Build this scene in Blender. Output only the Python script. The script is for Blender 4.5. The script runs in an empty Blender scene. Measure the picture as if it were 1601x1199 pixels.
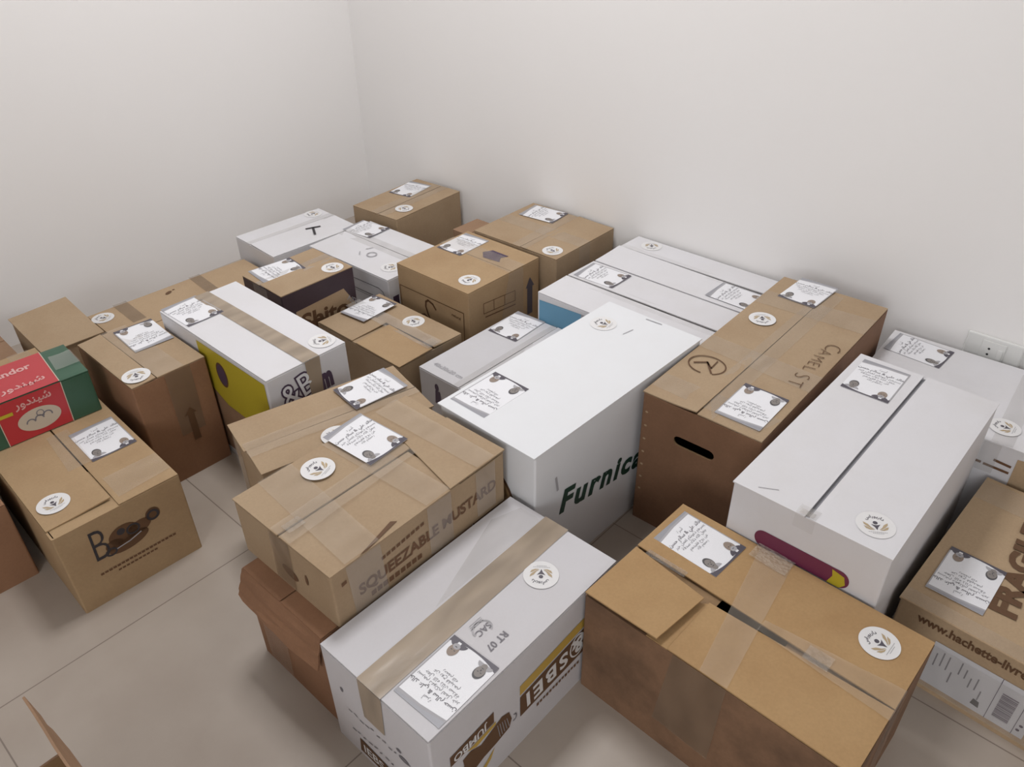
import bpy, bmesh, math, random
from mathutils import Vector, Matrix, noise
R = math.radians
S = bpy.context.scene
COL = S.collection

# ------------------------------------------------------------------ camera
F_PX, PITCH, ROLL, CAM_H, YAW = 1239.37, 0.605496, 0.01723, 1.28851, R(47.3)
cd = bpy.data.cameras.new('camera'); cam = bpy.data.objects.new('camera', cd); COL.objects.link(cam)
cd.sensor_fit = 'HORIZONTAL'; cd.sensor_width = 36.0; cd.lens = F_PX / 1601 * 36.0
cd.clip_start = 0.02; cd.clip_end = 50
cam.matrix_world = (Matrix.Translation((0, 0, CAM_H)) @ Matrix.Rotation(-YAW, 4, 'Z')
                    @ Matrix.Rotation(math.pi / 2 - PITCH, 4, 'X') @ Matrix.Rotation(-ROLL, 4, 'Z'))
S.camera = cam
# ------------------------------------------------------------------ world and lights
w = bpy.data.worlds.new('world'); S.world = w; w.use_nodes = True
w.node_tree.nodes['Background'].inputs[0].default_value = (0.9, 0.95, 1.0, 1)
w.node_tree.nodes['Background'].inputs[1].default_value = 0.0
S.view_settings.view_transform = 'Standard'; S.view_settings.look = 'None'
S.view_settings.gamma = 1; S.view_settings.use_curve_mapping = False
S.view_settings.exposure = -0.18
def area(name, loc, target, sx, sy, power, col):
    l = bpy.data.lights.new(name, 'AREA'); l.shape = 'RECTANGLE'; l.size = sx; l.size_y = sy
    l.energy = power; l.color = col
    o = bpy.data.objects.new(name, l); COL.objects.link(o); o.location = loc
    d = Vector(target) - Vector(loc); o.rotation_euler = d.to_track_quat('-Z', 'Y').to_euler()
    return o
area('ceiling_light', (1.1, 1.4, 2.66), (1.1, 1.4, 0), 0.5, 0.5, 32, (0.985, 0.985, 1.0))
area('added_fill_light', (-2.24, -0.75, 1.55), (1.0, -0.75, 1.35), 1.3, 1.1, 39, (0.97, 0.98, 1.0))  # fill lamp behind the camera, added to brighten walls and box sides

# ------------------------------------------------------------------ materials
def new_mat(name):
    m = bpy.data.materials.new(name); m.use_nodes = True
    return m, m.node_tree, m.node_tree.nodes['Principled BSDF']
def plain(name, col, rough=0.6, alpha=1.0, metal=0.0, spec=None):
    m, nt, b = new_mat(name)
    n = nt.nodes.new('ShaderNodeTexNoise'); n.inputs['Scale'].default_value = 60
    mr = nt.nodes.new('ShaderNodeMixRGB'); mr.blend_type = 'MULTIPLY'; mr.inputs[0].default_value = 0.12
    mr.inputs[1].default_value = (*col, 1); nt.links.new(n.outputs['Fac'], mr.inputs[2])
    nt.links.new(mr.outputs[0], b.inputs['Base Color'])
    b.inputs['Roughness'].default_value = rough; b.inputs['Alpha'].default_value = alpha
    b.inputs['Metallic'].default_value = metal
    if spec is not None: b.inputs['Specular IOR Level'].default_value = spec
    return m
def board(name, col, dirt, dirt_amt=0.35, rough=0.75, fibre=0.10, bump=0.12):
    """corrugated board: mottled paper, handling marks, faint flute lines"""
    m, nt, b = new_mat(name); N = nt.nodes; L = nt.links
    tc = N.new('ShaderNodeTexCoord'); oi = N.new('ShaderNodeObjectInfo')
    add = N.new('ShaderNodeVectorMath'); add.operation = 'ADD'
    sc = N.new('ShaderNodeVectorMath'); sc.operation = 'SCALE'; sc.inputs['Scale'].default_value = 9
    cv = N.new('ShaderNodeCombineXYZ'); L.new(oi.outputs['Random'], cv.inputs[0]); L.new(oi.outputs['Random'], cv.inputs[1])
    L.new(cv.outputs[0], sc.inputs[0]); L.new(tc.outputs['Object'], add.inputs[0]); L.new(sc.outputs[0], add.inputs[1])
    n1 = N.new('ShaderNodeTexNoise'); n1.inputs['Scale'].default_value = 7; n1.inputs['Detail'].default_value = 5; n1.inputs['Roughness'].default_value = 0.6
    L.new(add.outputs[0], n1.inputs['Vector'])
    r1 = N.new('ShaderNodeValToRGB'); r1.color_ramp.elements[0].position = 0.42; r1.color_ramp.elements[1].position = 0.78
    r1.color_ramp.elements[0].color = (0, 0, 0, 1); r1.color_ramp.elements[1].color = (dirt_amt,) * 3 + (1,)
    L.new(n1.outputs['Fac'], r1.inputs[0])
    m1 = N.new('ShaderNodeMixRGB'); m1.inputs[1].default_value = (*col, 1); m1.inputs[2].default_value = (*dirt, 1)
    L.new(r1.outputs[0], m1.inputs[0])
    n2 = N.new('ShaderNodeTexNoise'); n2.inputs['Scale'].default_value = 220; n2.inputs['Detail'].default_value = 3
    L.new(add.outputs[0], n2.inputs['Vector'])
    m2 = N.new('ShaderNodeMixRGB'); m2.blend_type = 'OVERLAY'; m2.inputs[0].default_value = fibre
    L.new(m1.outputs[0], m2.inputs[1]); L.new(n2.outputs['Fac'], m2.inputs[2])
    L.new(m2.outputs[0], b.inputs['Base Color'])
    b.inputs['Roughness'].default_value = rough
    b.inputs['Specular IOR Level'].default_value = 0.35
    n3 = N.new('ShaderNodeTexNoise'); n3.inputs['Scale'].default_value = 22; n3.inputs['Detail'].default_value = 4
    L.new(add.outputs[0], n3.inputs['Vector'])
    bp = N.new('ShaderNodeBump'); bp.inputs['Strength'].default_value = bump; bp.inputs['Distance'].default_value = 0.01
    L.new(n3.outputs['Fac'], bp.inputs['Height']); L.new(bp.outputs[0], b.inputs['Normal'])
    return m
BROWN = board('brown_cardboard', (0.39, 0.282, 0.178), (0.27, 0.165, 0.085))
BROWN_W = board('warm_cardboard', (0.42, 0.265, 0.125), (0.28, 0.15, 0.06), 0.45)
BROWN_M = board('tan_cardboard', (0.405, 0.277, 0.155), (0.28, 0.165, 0.08), 0.4)
BROWN_D = board('dark_cardboard', (0.31, 0.19, 0.115), (0.18, 0.10, 0.055), 0.5)
BROWN_P = board('pale_cardboard', (0.44, 0.315, 0.195), (0.30, 0.20, 0.12))
BROWN_R = board('reddish_cardboard', (0.30, 0.16, 0.09), (0.19, 0.095, 0.05), 0.55)
BROWN_SHADE = board('side_shaded_cardboard', (0.235, 0.125, 0.07), (0.13, 0.065, 0.035), 0.5)  # board for box R's sides, their shade put into the colour
KRAFT_IN = board('cardboard_inside', (0.30, 0.19, 0.10), (0.2, 0.12, 0.06))
WHITE = board('white_cardboard', (0.70, 0.69, 0.71), (0.58, 0.55, 0.52), 0.25, 0.6, 0.03, 0.06)
WHITE_D = board('dull_white_cardboard', (0.61, 0.595, 0.615), (0.52, 0.49, 0.47), 0.25, 0.6, 0.03, 0.06)
WHITE_C = board('clean_white_cardboard', (0.76, 0.77, 0.79), (0.70, 0.69, 0.69), 0.3, 0.55, 0.02, 0.05)
GREYW = board('greyish_white_cardboard', (0.60, 0.59, 0.61), (0.50, 0.48, 0.47), 0.3, 0.6, 0.03, 0.06)
NAVY = board('dark_printed_cardboard', (0.055, 0.035, 0.045), (0.035, 0.02, 0.03), 0.4, 0.5)
GREEN_B = board('green_printed_cardboard', (0.045, 0.11, 0.068), (0.02, 0.05, 0.03), 0.3, 0.35, 0.05, 0.03)
PAPER = plain('paper', (0.86, 0.86, 0.89), 0.45)
PAPER2 = plain('sticker_paper', (0.80, 0.79, 0.79), 0.4)
INK = plain('black_ink', (0.035, 0.03, 0.035), 0.6)
INK_G = plain('grey_ink', (0.20, 0.19, 0.21), 0.6)
INK_L = plain('pale_grey_ink', (0.42, 0.41, 0.43), 0.6)
SLATE = plain('slate_print', (0.085, 0.075, 0.095), 0.4)
GREYSTRIP = plain('grey_print', (0.33, 0.33, 0.36), 0.4)
BLUESTRIP = plain('blue_grey_print', (0.20, 0.30, 0.38), 0.35)
SKIN = plain('printed_skin', (0.30, 0.235, 0.19), 0.5)
SKIN2 = plain('printed_grey_skin', (0.25, 0.225, 0.21), 0.5)
HAIRM = plain('printed_hair', (0.08, 0.075, 0.08), 0.5)
TAN = plain('printed_tan_leaf', (0.47, 0.36, 0.22), 0.5)
BROWNINK = plain('brown_ink', (0.125, 0.06, 0.025), 0.7)
BROWNINK2 = plain('faded_brown_ink', (0.155, 0.075, 0.035), 0.7)
GREENINK = plain('dark_green_ink', (0.008, 0.045, 0.028), 0.5)
RED = plain('red_print', (0.50, 0.035, 0.045), 0.3)
PINKINK = plain('pale_pink_ink', (0.72, 0.40, 0.38), 0.4)
CREAM = plain('cream_print', (0.58, 0.50, 0.40), 0.4)
YELLOW = plain('yellow_print', (0.52, 0.42, 0.03), 0.4)
YELLOW_O = plain('amber_print', (0.55, 0.36, 0.07), 0.5)
PURPLE = plain('purple_print', (0.17, 0.03, 0.075), 0.4)
PLUM = plain('plum_print', (0.075, 0.045, 0.085), 0.5)
MAGENTA = plain('magenta_print', (0.25, 0.02, 0.10), 0.4)
BLUE = plain('sky_blue_print', (0.13, 0.33, 0.50), 0.4)
PLASTIC = plain('white_plastic', (0.78, 0.78, 0.76), 0.25)
BLACKP = plain('dark_hole_plastic', (0.02, 0.02, 0.02), 0.5)
def tape_mat(name, col, alpha, rough, crumple=False):
    m, nt, b = new_mat(name); N = nt.nodes; L = nt.links
    tc = N.new('ShaderNodeTexCoord')
    mp = N.new('ShaderNodeMapping'); mp.inputs['Scale'].default_value = (9, 30, 9)
    n = N.new('ShaderNodeTexNoise'); n.inputs['Scale'].default_value = 1.0; n.inputs['Detail'].default_value = 1.5
    L.new(tc.outputs['Object'], mp.inputs[0]); L.new(mp.outputs[0], n.inputs['Vector'])
    cr = N.new('ShaderNodeValToRGB')
    cr.color_ramp.elements[0].color = tuple(c * 0.82 for c in col) + (1,); cr.color_ramp.elements[1].color = tuple(min(1, c * 1.12) for c in col) + (1,)
    cr.color_ramp.elements[0].position = 0.35; cr.color_ramp.elements[1].position = 0.65
    L.new(n.outputs['Fac'], cr.inputs[0]); L.new(cr.outputs[0], b.inputs['Base Color'])
    b.inputs['Alpha'].default_value = alpha; b.inputs['Roughness'].default_value = rough
    bp = N.new('ShaderNodeBump'); bp.inputs['Strength'].default_value = 0.35; bp.inputs['Distance'].default_value = 0.004
    L.new(n.outputs['Fac'], bp.inputs['Height']); L.new(bp.outputs[0], b.inputs['Normal'])
    if crumple:
        v = N.new('ShaderNodeTexVoronoi'); v.inputs['Scale'].default_value = 150; L.new(tc.outputs['Object'], v.inputs['Vector'])
        bp.inputs['Strength'].default_value = 1.0; bp.inputs['Distance'].default_value = 0.006
        L.new(v.outputs['Distance'], bp.inputs['Height'])
    return m
TAPE = tape_mat('clear_tape', (0.64, 0.56, 0.47), 0.17, 0.12)
TAPE_S = tape_mat('silvery_clear_tape', (0.62, 0.59, 0.56), 0.22, 0.12)
TAPE_C = tape_mat('crumpled_clear_tape', (0.66, 0.60, 0.53), 0.28, 0.10, True)
TAPE_F = tape_mat('faint_clear_tape', (0.66, 0.63, 0.60), 0.10, 0.10)
TAPE_T = tape_mat('tan_parcel_tape', (0.36, 0.285, 0.21), 0.93, 0.28)
TAPE_B = tape_mat('brown_parcel_tape', (0.27, 0.19, 0.125), 0.45, 0.22)

# ------------------------------------------------------------------ helpers
def link_mesh(name, verts, faces, mat, parent=None, smooth=False, mats=None, fm=None):
    me = bpy.data.meshes.new(name); me.from_pydata([tuple(v) for v in verts], [], faces)
    for m in (mats or [mat]): me.materials.append(m)
    if fm:
        for p, i in zip(me.polygons, fm): p.material_index = i
    if smooth:
        for p in me.polygons: p.use_smooth = True
    me.update()
    o = bpy.data.objects.new(name, me); COL.objects.link(o)
    if parent: o.parent = parent
    return o
def structure(name, verts, faces, mat):
    o = link_mesh(name, verts, faces, mat); o['kind'] = 'structure'; return o
def slab(x0, x1, y0, y1, z0, z1):
    v = [(x, y, z) for z in (z0, z1) for y in (y0, y1) for x in (x0, x1)]
    f = [(0, 2, 3, 1), (4, 5, 7, 6), (0, 1, 5, 4), (2, 6, 7, 3), (0, 4, 6, 2), (1, 3, 7, 5)]
    return v, f
def nz(x, y, z=0.0): return noise.noise(Vector((x, y, z)))

class Box:
    """a carton: local x along its front-right side, local y along its front-left side"""
    def __init__(s, name, geo, label, cat, mat, group=None, inner=None, body_mats=None):
        s.x, s.y, s.rot, s.L, s.W, s.z0, s.zt = geo; s.H = s.zt - s.z0; s.mat = mat; s.seed = (geo[0] * 13.7 + geo[1] * 7.1)
        s.e = bpy.data.objects.new(name, None); COL.objects.link(s.e)
        s.e.location = (s.x, s.y, s.z0); s.e.rotation_euler = (0, 0, R(s.rot)); s.e.empty_display_size = 0.05
        s.e['label'] = label; s.e['category'] = cat
        s.e['group'] = group or ('white cardboard boxes standing on the tiled floor' if mat in (WHITE, WHITE_C, WHITE_D, GREYW) else 'brown cardboard boxes standing on the tiled floor')
        s.inner = inner or (KRAFT_IN if mat not in (WHITE, WHITE_C, WHITE_D, GREYW) else mat)
        s.body()
    def body(s, nz_=7, ne=9, r=0.004, t=0.004):
        L, W, H = s.L, s.W, s.H - 0.0042
        def ring(off):
            pts = []
            rr = max(r - off, 0.0012)
            cs = [(off + rr, off + rr, 180), (L - off - rr, off + rr, 270), (L - off - rr, W - off - rr, 0), (off + rr, W - off - rr, 90)]
            for k, (cx, cy, a0) in enumerate(cs):
                for i in range(4):
                    a = R(a0 + 30 * i); pts.append((cx + rr * math.cos(a), cy + rr * math.sin(a)))
                nx = cs[(k + 1) % 4]; a1 = R(nx[2])
                p0 = pts[-1]; p1 = (nx[0] + rr * math.cos(a1), nx[1] + rr * math.sin(a1))
                for i in range(1, ne): pts.append((p0[0] + (p1[0] - p0[0]) * i / ne, p0[1] + (p1[1] - p0[1]) * i / ne))
            return pts
        ro, ri = ring(0), ring(t); n = len(ro); V = []; Fc = []
        def push(p, z, k):
            # gentle inward waviness of the panels, none at the upright edges
            x, y = p; c = (L / 2, W / 2)
            ex = min(x, L - x) / (L / 2); ey = min(y, W - y) / (W / 2)
            wn = max(ex, ey) * math.sin(math.pi * min(max(z / H, 0), 1))
            d = 0.0016 * abs(nz(x * 6 + s.seed, y * 6, z * 7)) * wn
            dx = (1 if x < c[0] else -1) if ex < ey else 0; dy = (1 if y < c[1] else -1) if ey <= ex else 0
            return (x + dx * d, y + dy * d, z)
        for j in range(nz_ + 1):
            for p in ro: V.append(push(p, H * j / nz_, 0))
        for j in range(nz_ + 1):
            for p in ri: V.append((p[0], p[1], max(H - (H - 0.004) * j / nz_, 0.004)))
        rows = 2 * (nz_ + 1)
        for j in range(rows - 1):
            for i in range(n):
                a, b = j * n + i, j * n + (i + 1) % n
                Fc.append((a, b, b + n, a + n))
        Fc.append(tuple(reversed(range(n)))); Fc.append(tuple((rows - 1) * n + i for i in range(n)))
        fm = [0 if j < nz_ + 1 else 1 for j in range(rows - 1) for _ in range(n)] + [0, 1]
        s.b = link_mesh('body', V, Fc, s.mat, s.e, mats=[s.mat, s.inner], fm=fm)
    def face(s, f, a, b, off=0.0):
        if f == 'T': return (a, b, s.H + off)
        if f == 'R': return (a, -off, b)
        if f == 'L': return (-off, s.W - a, b)
    def flap(s, s0, t0, s1, t1, lift=(0, 0, 0, 0), z=0.0, mat=None, name='flap', th=0.0032, wob=0.0016, inset=0.0, curve=1.6, pts=None, parent=None):
        """panel over local rectangle; lift = rise of corners (s0t0, s1t0, s1t1, s0t1)"""
        nx, ny = 14, 14; V = []; Fc = []
        q = pts or [(s0, t0), (s1, t0), (s1, t1), (s0, t1)]
        for side in (0, 1):
            for j in range(ny + 1):
                for i in range(nx + 1):
                    u, v = i / nx, j / ny
                    x = q[0][0] * (1 - u) * (1 - v) + q[1][0] * u * (1 - v) + q[2][0] * u * v + q[3][0] * (1 - u) * v
                    y = q[0][1] * (1 - u) * (1 - v) + q[1][1] * u * (1 - v) + q[2][1] * u * v + q[3][1] * (1 - u) * v
                    l = lift[0] * (1 - u) * (1 - v) + lift[1] * u * (1 - v) + lift[2] * u * v + lift[3] * (1 - u) * v
                    mx = max(max(lift), 1e-9); l = mx * (max(l, 0) / mx) ** curve
                    e = math.sin(math.pi * u) * math.sin(math.pi * v)
                    h = s.H + z + l - wob * abs(nz(x * 9 + s.seed, y * 9, 3.3)) * (0.25 + 0.75 * e)
                    if side == 0 and (i in (0, nx) or j in (0, ny)): h -= 0.0005
                    V.append((x, y, h - side * th))
        m = (nx + 1) * (ny + 1)
        for j in range(ny):
            for i in range(nx):
                a = j * (nx + 1) + i; b = a + nx + 1
                Fc.append((a, a + 1, b + 1, b)); Fc.append((m + a, m + b, m + b + 1, m + a + 1))
        def edge(idx):
            for a, b in zip(idx, idx[1:]): Fc.append((a, m + a, m + b, b))
        edge([i for i in range(nx + 1)]); edge([j * (nx + 1) + nx for j in range(ny + 1)])
        edge([ny * (nx + 1) + i for i in range(nx, -1, -1)]); edge([j * (nx + 1) for j in range(ny, -1, -1)])
        return link_mesh(name, V, Fc, mat or s.mat, parent or s.e, smooth=False)
    def close(s, axis, frac=0.5, gap=0.003, m=0.001, l0=(0, 0, 0, 0), l1=(0, 0, 0, 0), under=True, mat=None):
        """two main flaps meeting at a seam, minor flaps underneath"""
        L, W = s.L, s.W; mt = mat or s.mat
        if axis == 'x':
            s.flap(m, m, L - m, W * frac - gap / 2, l0, mat=mt); s.flap(m, W * frac + gap / 2, L - m, W - m, l1, mat=mt)
            if under: s.flap(0.006, 0.006, L * 0.36, W - 0.006, z=-0.0085, mat=s.inner, th=0.0025, wob=0); s.flap(L * 0.64, 0.006, L - 0.006, W - 0.006, z=-0.0085, mat=s.inner, th=0.0025, wob=0)
        else:
            s.flap(m, m, L * frac - gap / 2, W - m, l0, mat=mt); s.flap(L * frac + gap / 2, m, L - m, W - m, l1, mat=mt)
            if under: s.flap(0.006, 0.006, L - 0.006, W * 0.36, z=-0.0085, mat=s.inner, th=0.0025, wob=0); s.flap(0.006, W * 0.64, L - 0.006, W - 0.006, z=-0.0085, mat=s.inner, th=0.0025, wob=0)
    def strip(s, f, q, mat, off=0.0009, name='tape', rough=0.0004, nx=24, ny=10):
        """thin film over four face points"""
        V = []; Fc = []
        for side in (0,):
            for j in range(ny + 1):
                for i in range(nx + 1):
                    u, v = i / nx, j / ny
                    a = q[0][0] * (1 - u) * (1 - v) + q[1][0] * u * (1 - v) + q[2][0] * u * v + q[3][0] * (1 - u) * v
                    b = q[0][1] * (1 - u) * (1 - v) + q[1][1] * u * (1 - v) + q[2][1] * u * v + q[3][1] * (1 - u) * v
                    o = off + rough * (0.6 + 1.3 * nz(a * 22 + s.seed, b * 22, 9))
                    V.append(s.face(f, a, b, max(o, 0.0003) - side * 0.00015))
        m = (nx + 1) * (ny + 1)
        for j in range(ny):
            for i in range(nx):
                a = j * (nx + 1) + i; b = a + nx + 1
                Fc.append((a, a + 1, b + 1, b))
        return link_mesh(name, V, Fc, mat, s.e, smooth=True)
    def poly(s, f, polys, mat, off=0.0007, name='print'):
        """flat printed shapes in face coordinates"""
        V = []; Fc = []
        for P in polys:
            k = len(V); V += [s.face(f, a, b, off) for a, b in P]; Fc.append(tuple(range(k, k + len(P))))
        return link_mesh(name, V, Fc, mat, s.e)
    def text(s, f, body, org, ang, size, mat, bold=0.0, sx=1.0, shear=0.0, off=0.0008, name='lettering', center=False, sp=1.0):
        v2, fc = text2d(body, bold, shear, sp)
        if center:
            xs = [p[0] for p in v2]; ys = [p[1] for p in v2]; cx = (min(xs) + max(xs)) / 2; cy = (min(ys) + max(ys)) / 2
            v2 = [(x - cx, y - cy) for x, y in v2]
        c, sn = math.cos(R(ang)), math.sin(R(ang))
        V = [s.face(f, org[0] + size * (x * sx * c - y * sn), org[1] + size * (x * sx * sn + y * c), off) for x, y in v2]
        return link_mesh(name, V, fc, mat, s.e)

_tc = {}
def text2d(body, bold=0.0, shear=0.0, sp=1.0):
    k = (body, bold, shear, sp)
    if k not in _tc:
        c = bpy.data.curves.new('txt', 'FONT'); c.body = body; c.offset = bold; c.shear = shear; c.space_character = sp; c.resolution_u = 3; c.fill_mode = 'FRONT'
        o = bpy.data.objects.new('txt', c); COL.objects.link(o)
        dg = bpy.context.evaluated_depsgraph_get(); dg.update()
        me = o.evaluated_get(dg).to_mesh()
        _tc[k] = ([(v.co.x, v.co.y) for v in me.vertices], [tuple(p.vertices) for p in me.polygons])
        bpy.data.objects.remove(o, do_unlink=True); bpy.data.curves.remove(c)
    v, f = _tc[k]
    return list(v), list(f)
_AR = {'ا': (0xFE8D, 2), 'أ': (0xFE83, 2), 'ب': (0xFE8F, 4), 'ة': (0xFE93, 2), 'ت': (0xFE95, 4), 'ج': (0xFE9D, 4), 'ح': (0xFEA1, 4), 'خ': (0xFEA5, 4),
       'د': (0xFEA9, 2), 'ذ': (0xFEAB, 2), 'ر': (0xFEAD, 2), 'ز': (0xFEAF, 2), 'س': (0xFEB1, 4), 'ش': (0xFEB5, 4), 'ص': (0xFEB9, 4), 'ع': (0xFEC9, 4),
       'ف': (0xFED1, 4), 'ق': (0xFED5, 4), 'ك': (0xFED9, 4), 'ل': (0xFEDD, 4), 'م': (0xFEE1, 4), 'ن': (0xFEE5, 4), 'ه': (0xFEE9, 4), 'و': (0xFEED, 2), 'ي': (0xFEF1, 4)}
def arabic(t):
    out = []
    for i, ch in enumerate(t):
        if ch not in _AR: out.append(ch); continue
        base, n = _AR[ch]
        prev = i > 0 and t[i - 1] in _AR and _AR[t[i - 1]][1] == 4
        nxt = n == 4 and i + 1 < len(t) and t[i + 1] in _AR
        k = 3 if (prev and nxt) else 1 if prev else 2 if nxt else 0
        out.append(chr(base + k))
    return ''.join(reversed(out))
def ell(cx, cy, rx, ry, n=28, a0=0, a1=360, rot=0):
    c, s_ = math.cos(R(rot)), math.sin(R(rot)); P = []
    for i in range(n + (0 if a1 - a0 == 360 else 1)):
        a = R(a0 + (a1 - a0) * i / n); x, y = rx * math.cos(a), ry * math.sin(a); P.append((cx + x * c - y * s_, cy + x * s_ + y * c))
    return P
def ringpoly(cx, cy, rx, ry, wd, n=40, a0=0, a1=360, rot=0):
    o = ell(cx, cy, rx, ry, n, a0, a1, rot); i = ell(cx, cy, rx - wd, ry - wd, n, a0, a1, rot)
    m = len(o); k = m if a1 - a0 == 360 else m - 1
    return [[o[j], o[(j + 1) % m], i[(j + 1) % m], i[j]] for j in range(k)]
def strokes(pts, wd):
    out = []
    for (x0, y0), (x1, y1) in zip(pts, pts[1:]):
        l = math.hypot(x1 - x0, y1 - y0) or 1; nx_, ny_ = -(y1 - y0) / l * wd / 2, (x1 - x0) / l * wd / 2
        ex, ey = (x1 - x0) / l * wd * 0.3, (y1 - y0) / l * wd * 0.3
        out.append([(x0 - ex + nx_, y0 - ey + ny_), (x0 - ex - nx_, y0 - ey - ny_), (x1 + ex - nx_, y1 + ey - ny_), (x1 + ex + nx_, y1 + ey + ny_)])
    return out

def standing(name, quad, mat, bow=0.012):
    nx, ny = 12, 8; V = []; Fc = []
    p = [Vector(q) for q in quad]; nrm = (p[1] - p[0]).cross(p[3] - p[0]).normalized()
    for side in (0, 1):
        for j in range(ny + 1):
            for i in range(nx + 1):
                u, v = i / nx, j / ny
                c = p[0] * (1 - u) * (1 - v) + p[1] * u * (1 - v) + p[2] * u * v + p[3] * (1 - u) * v
                c = c + nrm * (bow * math.sin(math.pi * u) * v + 0.003 * nz(u * 5, v * 5, 1) - side * 0.0035); V.append(c)
    m = (nx + 1) * (ny + 1)
    for j in range(ny):
        for i in range(nx):
            a = j * (nx + 1) + i; c_ = a + nx + 1
            Fc.append((a, a + 1, c_ + 1, c_)); Fc.append((m + a, m + c_, m + c_ + 1, m + a + 1))
    def edge(idx):
        for a, c_ in zip(idx, idx[1:]): Fc.append((a, m + a, m + c_, c_))
    edge(list(range(nx + 1))); edge([j * (nx + 1) + nx for j in range(ny + 1)]); edge([ny * (nx + 1) + i for i in range(nx, -1, -1)]); edge([j * (nx + 1) for j in range(ny, -1, -1)])
    return link_mesh(name, V, Fc, mat, b.e)
# ---- the printed photo card and the round sticker: built once, mesh data shared by every copy
CW, CH = 0.0956, 0.1304
def lay(layers, name, curl=0.0):
    """layers: (polys, material, z) -> one mesh"""
    V = []; Fc = []; mats = []; fm = []
    for polys, m, z in layers:
        if m not in mats: mats.append(m)
        for P in polys:
            k = len(V); V += [(x, y, z) for x, y in P]; Fc.append(tuple(range(k, k + len(P)))); fm.append(mats.index(m))
    me = bpy.data.meshes.new(name); me.from_pydata(V, [], Fc)
    for m in mats: me.materials.append(m)
    for p, i in zip(me.polygons, fm): p.material_index = i
    return me
def text_layer(rows):
    V = []; Fc = []
    for body, cy, size, bold in rows:
        v, f = text2d(arabic(body), bold); xs = [a for a, _ in v]; cx = (min(xs) + max(xs)) / 2; k = len(V)
        V += [((x - cx) * size, cy + y * size, 0.0006) for x, y in v]; Fc += [tuple(i + k for i in p) for p in f]
    me = bpy.data.meshes.new('card_text'); me.from_pydata(V, [], Fc); me.materials.append(INK_G); return me
h, v_ = CW / 2, CH / 2
_paper = [[(-h, -v_), (h, -v_), (h, v_), (-h, v_)]]
_n = 12
_bot = [(-h, -v_)] + [(h, -v_)] + [(h - 2 * h * i / _n, -v_ + 0.0035 + 0.0085 * (abs(2 * i / _n - 1)) ** 2.2) for i in range(_n + 1)]
_topb = [(-h, v_), (h, v_), (h, v_ - 0.004), (-h * 0.1, v_ - 0.006), (-h, v_ - 0.0125)]
_topb2 = [(h, v_ - 0.004), (-h * 0.1, v_ - 0.006), (-h, v_ - 0.0125), (-h, v_ - 0.016), (0, v_ - 0.010), (h, v_ - 0.009)]
_side = [[(h - 0.0022, -v_), (h, -v_), (h, v_), (h - 0.0022, v_)]]
CARD_ME = lay([(_paper, PAPER, 0.0003), ([_topb], GREYSTRIP, 0.00045), ([_topb2], INK_L, 0.00045), (_side, INK_L, 0.0004), ([_bot], SLATE, 0.0005)], 'photo_card')
_bm = bmesh.new(); _bm.from_mesh(CARD_ME)                     # give the sheet its own thickness
for f in list(_bm.faces)[:1]:
    r_ = bmesh.ops.extrude_face_region(_bm, geom=[f]); 
    for g in r_['geom']:
        if isinstance(g, bmesh.types.BMVert): g.co.z -= 0.0003
_bm.to_mesh(CARD_ME); _bm.free()
def portrait_me(kind):
    if kind == 0:    # dark-haired man in a light shirt
        L_ = [([ell(0, -0.0135, 0.0145, 0.010, 20, 0, 180)], INK_L, 0.0007), ([ell(0, -0.0085, 0.0052, 0.006)], SKIN2, 0.0008), ([ell(0, 0.0035, 0.0092, 0.0125)], HAIRM, 0.0009),
              ([ell(0, 0.0012, 0.0080, 0.0108)], SKIN2, 0.00100), ([ell(-0.003, 0.003, 0.0016, 0.0008), ell(0.003, 0.003, 0.0016, 0.0008), ell(0, -0.0052, 0.0026, 0.0008), ell(0, -0.001, 0.0011, 0.0019)], HAIRM, 0.00115)]
    else:            # balding man with a grey beard in a dark suit
        L_ = [([ell(0, -0.0135, 0.0165, 0.012, 20, 0, 180)], SLATE, 0.0007), ([[(-0.003, -0.0135), (0.003, -0.0135), (0.0035, -0.006), (-0.0035, -0.006)]], PAPER, 0.0008),
              ([ell(0, 0.0035, 0.0090, 0.0120)], SKIN, 0.0009), ([ell(0, -0.0045, 0.0066, 0.0055)], INK_L, 0.00100),
              ([ell(-0.003, 0.004, 0.0016, 0.0008), ell(0.003, 0.004, 0.0016, 0.0008), ell(0, -0.0035, 0.0024, 0.0008)], HAIRM, 0.00115)]
    return lay(L_, 'portrait')
PORT = [portrait_me(0), portrait_me(1)]
TEXT_ME = text_layer([('أسرة', 0.0400, 0.0085, 0), ('خالد علي & سالم حسن', 0.0285, 0.0105, 0.02), ('يسرهم دعوتكم لعمل خير', 0.0180, 0.0088, 0), ('جعل الله ذلك صدقة', 0.0085, 0.0088, 0), ('عن روح فقيدهم', -0.0005, 0.0085, 0), ('رحمهم الله', -0.0090, 0.0075, 0)])
def place(me, name, parent, loc, ang=0.0, tilt=(0, 0)):
    o = bpy.data.objects.new(name, me); COL.objects.link(o); o.parent = parent; o.location = loc; o.rotation_euler = (tilt[0], tilt[1], R(ang)); return o
def card(b, s_, t_, ang, dz=0.0008, tilt=(0, 0)):
    c = place(CARD_ME, 'photo_card', b.e, (s_, t_, b.H + dz), ang, tilt)
    place(PORT[0], 'portrait', c, (-h + 0.0185, -v_ + 0.0225, 0)); place(PORT[1], 'portrait', c, (h - 0.0185, -v_ + 0.0185, 0))
    place(TEXT_ME, 'card_text', c, (0, 0, 0)); return c
SR = 0.031
STICK_ME = lay([([ell(0, 0, SR, SR, 48)], PAPER2, 0.0003)], 'round_sticker')
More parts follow.
